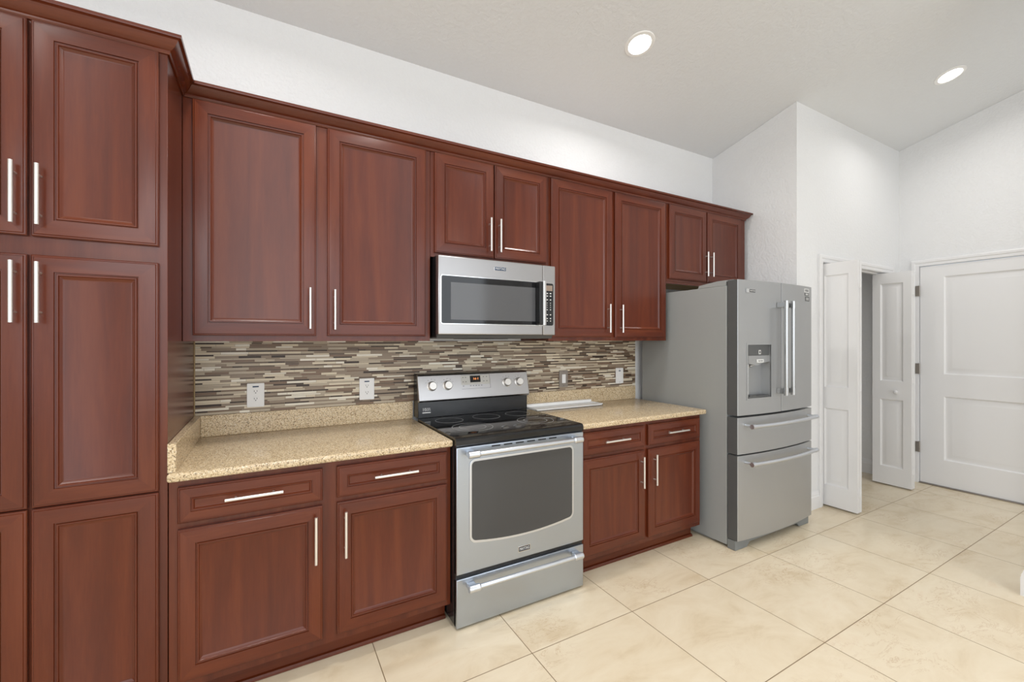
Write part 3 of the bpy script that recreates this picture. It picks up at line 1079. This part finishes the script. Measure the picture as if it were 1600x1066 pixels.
m = M(); m.box(1.482, 1.533, MY - .0028, MY - .0021, 1.700, 1.733); m.done('display', plain('lcd_grey', srgb(150, 132, 118), .3), k_)
m = M()
for (kz, wd_) in ((1.684, .011), (1.668, .011), (1.645, .010), (1.625, .003), (1.612, .003), (1.599, .003), (1.584, .007), (1.553, .010), (1.530, .008), (1.515, .006)):
    for kx in (1.495, 1.519):
        m = M(); m.box(kx - wd_ / 2, kx + wd_ / 2, MY - .0026, MY - .0021, kz - .003, kz + .003)
        m.done('key', LPRINT, k_)

# ------------------------------------------------------------------ refrigerator
FX0, FX1 = 2.690, 3.602
FC = (FX0 + FX1) / 2
YE, BU = 1.756, .030                # door edge plane, bulge of the fronts
t = thing('refrigerator', 'grey stainless french-door refrigerator with water dispenser and two drawers', 'refrigerator', (FC, 2.2, 0))
def yfr(x):
    s = (x - FC) / ((FX1 - FX0) / 2)
    return YE - BU * (1 - s * s)
m = M(); m.box(FX0 + .001, FX1 - .001, 1.834, 2.592, .020, 1.764, .004)
m.box(FX0 + .03, FX1 - .03, 1.95, 2.5, .0005, .02)
m.done('body', FRSIDE, t, label='grey painted body')
m = M(); m.prism([(2.02, 1.7645), (1.90, 1.790), (1.790, 1.793), (1.790, 1.801), (1.905, 1.801), (2.05, 1.785), (2.06, 1.7645)], 'x', FX0 + .004, FX0 + .070)
m.prism([(2.06, 1.7645), (1.90, 1.799), (1.84, 1.801), (1.84, 1.7645)], 'x', FX0 + .002, FX0 + .085, bev=.002)
m.done('hinge_cover', FRSIDE, t)
m = M(); m.prism([(2.06, 1.7645), (1.90, 1.799), (1.84, 1.801), (1.84, 1.7645)], 'x', FX1 - .085, FX1 - .002, bev=.002)
m.done('hinge_cover', FRSIDE, t)
def frfront(x0, x1, z0, z1, yb=1.826):
    n_ = 14
    f = [(x0 + (x1 - x0) * k / n_, yfr(x0 + (x1 - x0) * k / n_)) for k in range(n_ + 1)]
    # eased ends
    f[0] = (x0, f[0][1] + .0015); f[-1] = (x1, f[-1][1] + .0015)
    f.insert(1, (x0 + .003, yfr(x0 + .003) + .0002)); f.insert(-1, (x1 - .003, yfr(x1 - .003) + .0002))
    m = M(); m.prism(f + [(x1, yb), (x0, yb)], 'z', z0, z1)
    m.bm.normal_update()
    for q in m.bm.faces:
        if abs(q.normal.x) > .9:
            q.material_index = 1
    return m
DXM = 3.146
# left door with a real recess for the dispenser
dl = frfront(FX0, DXM - .002, .898, 1.798).done('door', [FRSTEEL, FRDARK], t)
cut = M(); cut.box(2.783, 3.020, 1.60, 1.795, 1.008, 1.366)
cu_ = cut.done('cutter', FRSIDE)
md_ = dl.modifiers.new('cut', 'BOOLEAN'); md_.object = cu_; md_.operation = 'DIFFERENCE'; md_.solver = 'EXACT'
# cutter is in world space, door sits under the refrigerator empty
bpy.context.view_layer.update()
me_ = bpy.data.meshes.new_from_object(dl.evaluated_get(bpy.context.evaluated_depsgraph_get()))
dl.modifiers.clear()
old = dl.data; dl.data = me_; bpy.data.meshes.remove(old)
me_.name = 'door'
bq = bmesh.new(); bq.from_mesh(me_)
for e in bq.edges:
    e.smooth = len(e.link_faces) == 2 and e.calc_face_angle(0) < 0.30
for f in bq.faces:
    f.smooth = True
bq.to_mesh(me_); bq.free()
bpy.data.objects.remove(cu_)
# dispenser pieces
yd = yfr(2.90)
m = M()
for (a, b, c, d) in ((2.771, 2.783, .996, 1.378), (3.020, 3.032, .996, 1.378), (2.783, 3.020, .996, 1.008), (2.783, 3.020, 1.366, 1.378)):
    m.prism([(a, yfr(a) - .003), (b, yfr(b) - .003), (b, yfr(b) + .004), (a, yfr(a) + .004)], 'z', c, d)
m.done('dispenser_frame', FRSTEEL, dl)
m = M(); m.box(2.7835, 3.0195, yd + .006, yd + .012, 1.293, 1.3655); dp = m.done('dispenser_screen', FRDARK, dl, label='dark dispenser control screen')
m = M(); m.box(2.898, 2.922, yd + .0040, yd + .0058, 1.302, 1.330)
m.done('dispenser_icon', LPRINT, dp)
m = M(); m.box(2.904, 2.916, yd + .0032, yd + .0039, 1.308, 1.324); m.done('dispenser_icon', INK, dp)
m = M(); m.prism([(2.7835, 1.2925), (3.0195, 1.2925), (3.0195, 1.250), (2.93, 1.240), (2.88, 1.225), (2.7835, 1.240)], 'y', yd + .004, yd + .040)
db = m.done('dispenser_band', FRSTEEL, dl)
m = M(); m.box(2.868, 2.945, yd - .003, yd + .0035, 1.245, 1.268, .002); m.done('dispenser_label', LPRINT, db, label='small white label')
lettering('FILTER', 'label_print', .012, 2.906, yd - .0034, 1.256, INK, db, width=.05)
m = M(); m.cyl((2.812, yd + .03, 1.03), (2.812, yd + .03, 1.236), .007); m.cyl((2.815, yd + .022, 1.222), (2.862, yd + .022, 1.228), .009)
m.done('dispenser_spout', CHROME, dl)
m = M(); m.box(2.7835, 3.0195, yd + .004, 1.7945, 1.0085, 1.020); m.box(2.80, 2.87, yd + .006, 1.785, 1.0205, 1.026)
m.done('drip_tray', FRDARK, dl)
# badge and right door
m = M(); xb = 2.808; m.box(2.762, 2.860, yfr(2.81) - .004, yfr(2.81) - .0002 + .003, 1.714, 1.740, .001); b_ = m.done('badge', CHROME, dl, label='small silver maker badge')
m = M(); m.box(2.792, 2.857, yfr(2.81) - .0046, yfr(2.81) - .0041, 1.717, 1.737); m.done('badge_field', FRDARK, b_)
lettering('MAYTAG', 'badge_letters', .013, 2.825, yfr(2.81) - .0052, 1.727, LPRINT, b_, width=.055)
m = M(); m.box(DXM - .0019, DXM + .0019, yfr(DXM) + .004, 1.82, .90, 1.796); m.done('door_gap_shade', GAP, t, label='black strip for the shade in the gap between the two doors')  # black strip stands in for the shade inside the door gap
dr = frfront(DXM + .002, FX1, .898, 1.798).done('door', [FRSTEEL, FRDARK], t)
for (x0, x1, z0, z1, mt, lb) in ((3.470, 3.553, 1.752, 1.781, LPRINT, 'white sticker'), (3.478, 3.545, 1.728, 1.750, FRDARK, 'dark grey sticker'), (3.486, 3.558, 1.688, 1.722, FRDARK, 'dark grey sticker')):
    m = M(); m.prism([(x0, yfr(x0) - .0012), (x1, yfr(x1) - .0012), (x1, yfr(x1) - .0002), (x0, yfr(x0) - .0002)], 'z', z0, z1)
    s_ = m.done('sticker', mt, dr, label=lb)
    m = M()
    ymid = yfr((x0 + x1) / 2)
    for q in (.35, .65):
        zz = z0 + (z1 - z0) * q
        m.prism([(x0 + .012, yfr(x0 + .012) - .0018), (x1 - .012, yfr(x1 - .012) - .0018), (x1 - .012, yfr(x1 - .012) - .0013), (x0 + .012, yfr(x0 + .012) - .0013)], 'z', zz - .0025, zz + .0025)
    m.done('sticker_print', INK if mt is LPRINT else LPRINT, s_)
for (dd, hx) in ((dl, 3.098), (dr, 3.184)):
    m = M()
    yb2 = 1.668
    m.cyl((hx, yb2, 1.03), (hx, yb2, 1.655), .0135, seg=20)
    for z in (1.018, 1.614):
        m.cyl((hx, yb2, z), (hx, yb2, z + .054), .0155, seg=20)
        m.box(hx - .012, hx + .012, yb2, yfr(hx) - .0005, z + .008, z + .046, .003)
    m.done('handle', PROBAR, dd, label='vertical polished steel handle')
for (z0, z1, hz) in ((.642, .884, .832), (.072, .632, .585)):
    d_ = frfront(FX0, FX1, z0, z1).done('drawer', [FRSTEEL, FRDARK], t)
    m = M()
    pts = []
    for k in range(17):
        x = FX0 + .058 + (FX1 - FX0 - .116) * k / 16
        s = (x - FC) / (FX1 - FC)
        pts.append((x, YE - .056 - .036 * (1 - s * s), hz))
    m.tube(pts, .0125)
    for x in (pts[0], pts[-1]):
        sx = 1 if x[0] < FC else -1
        m.cyl((x[0] - sx * .004, x[1], hz), (x[0] + sx * .03, x[1] - .002, hz), .0155)
        m.cyl((x[0] + sx * .014, x[1], hz), (x[0] + sx * .014, yfr(x[0]) + .0, hz), .010)
    m.done('handle', BRIGHT, d_, label='bowed steel handle')
m = M()
m.prism([(FX0 + .004, .0005), (FX0 + .13, .0005), (FX0 + .165, .030), (FX1 - .165, .030), (FX1 - .13, .0005), (FX1 - .004, .0005), (FX1 - .004, .066), (FX0 + .004, .066)], 'y', 1.775, 1.832, bev=.003)
m.done('base_grille', GRILLE, t, label='grey arched base grille with feet')
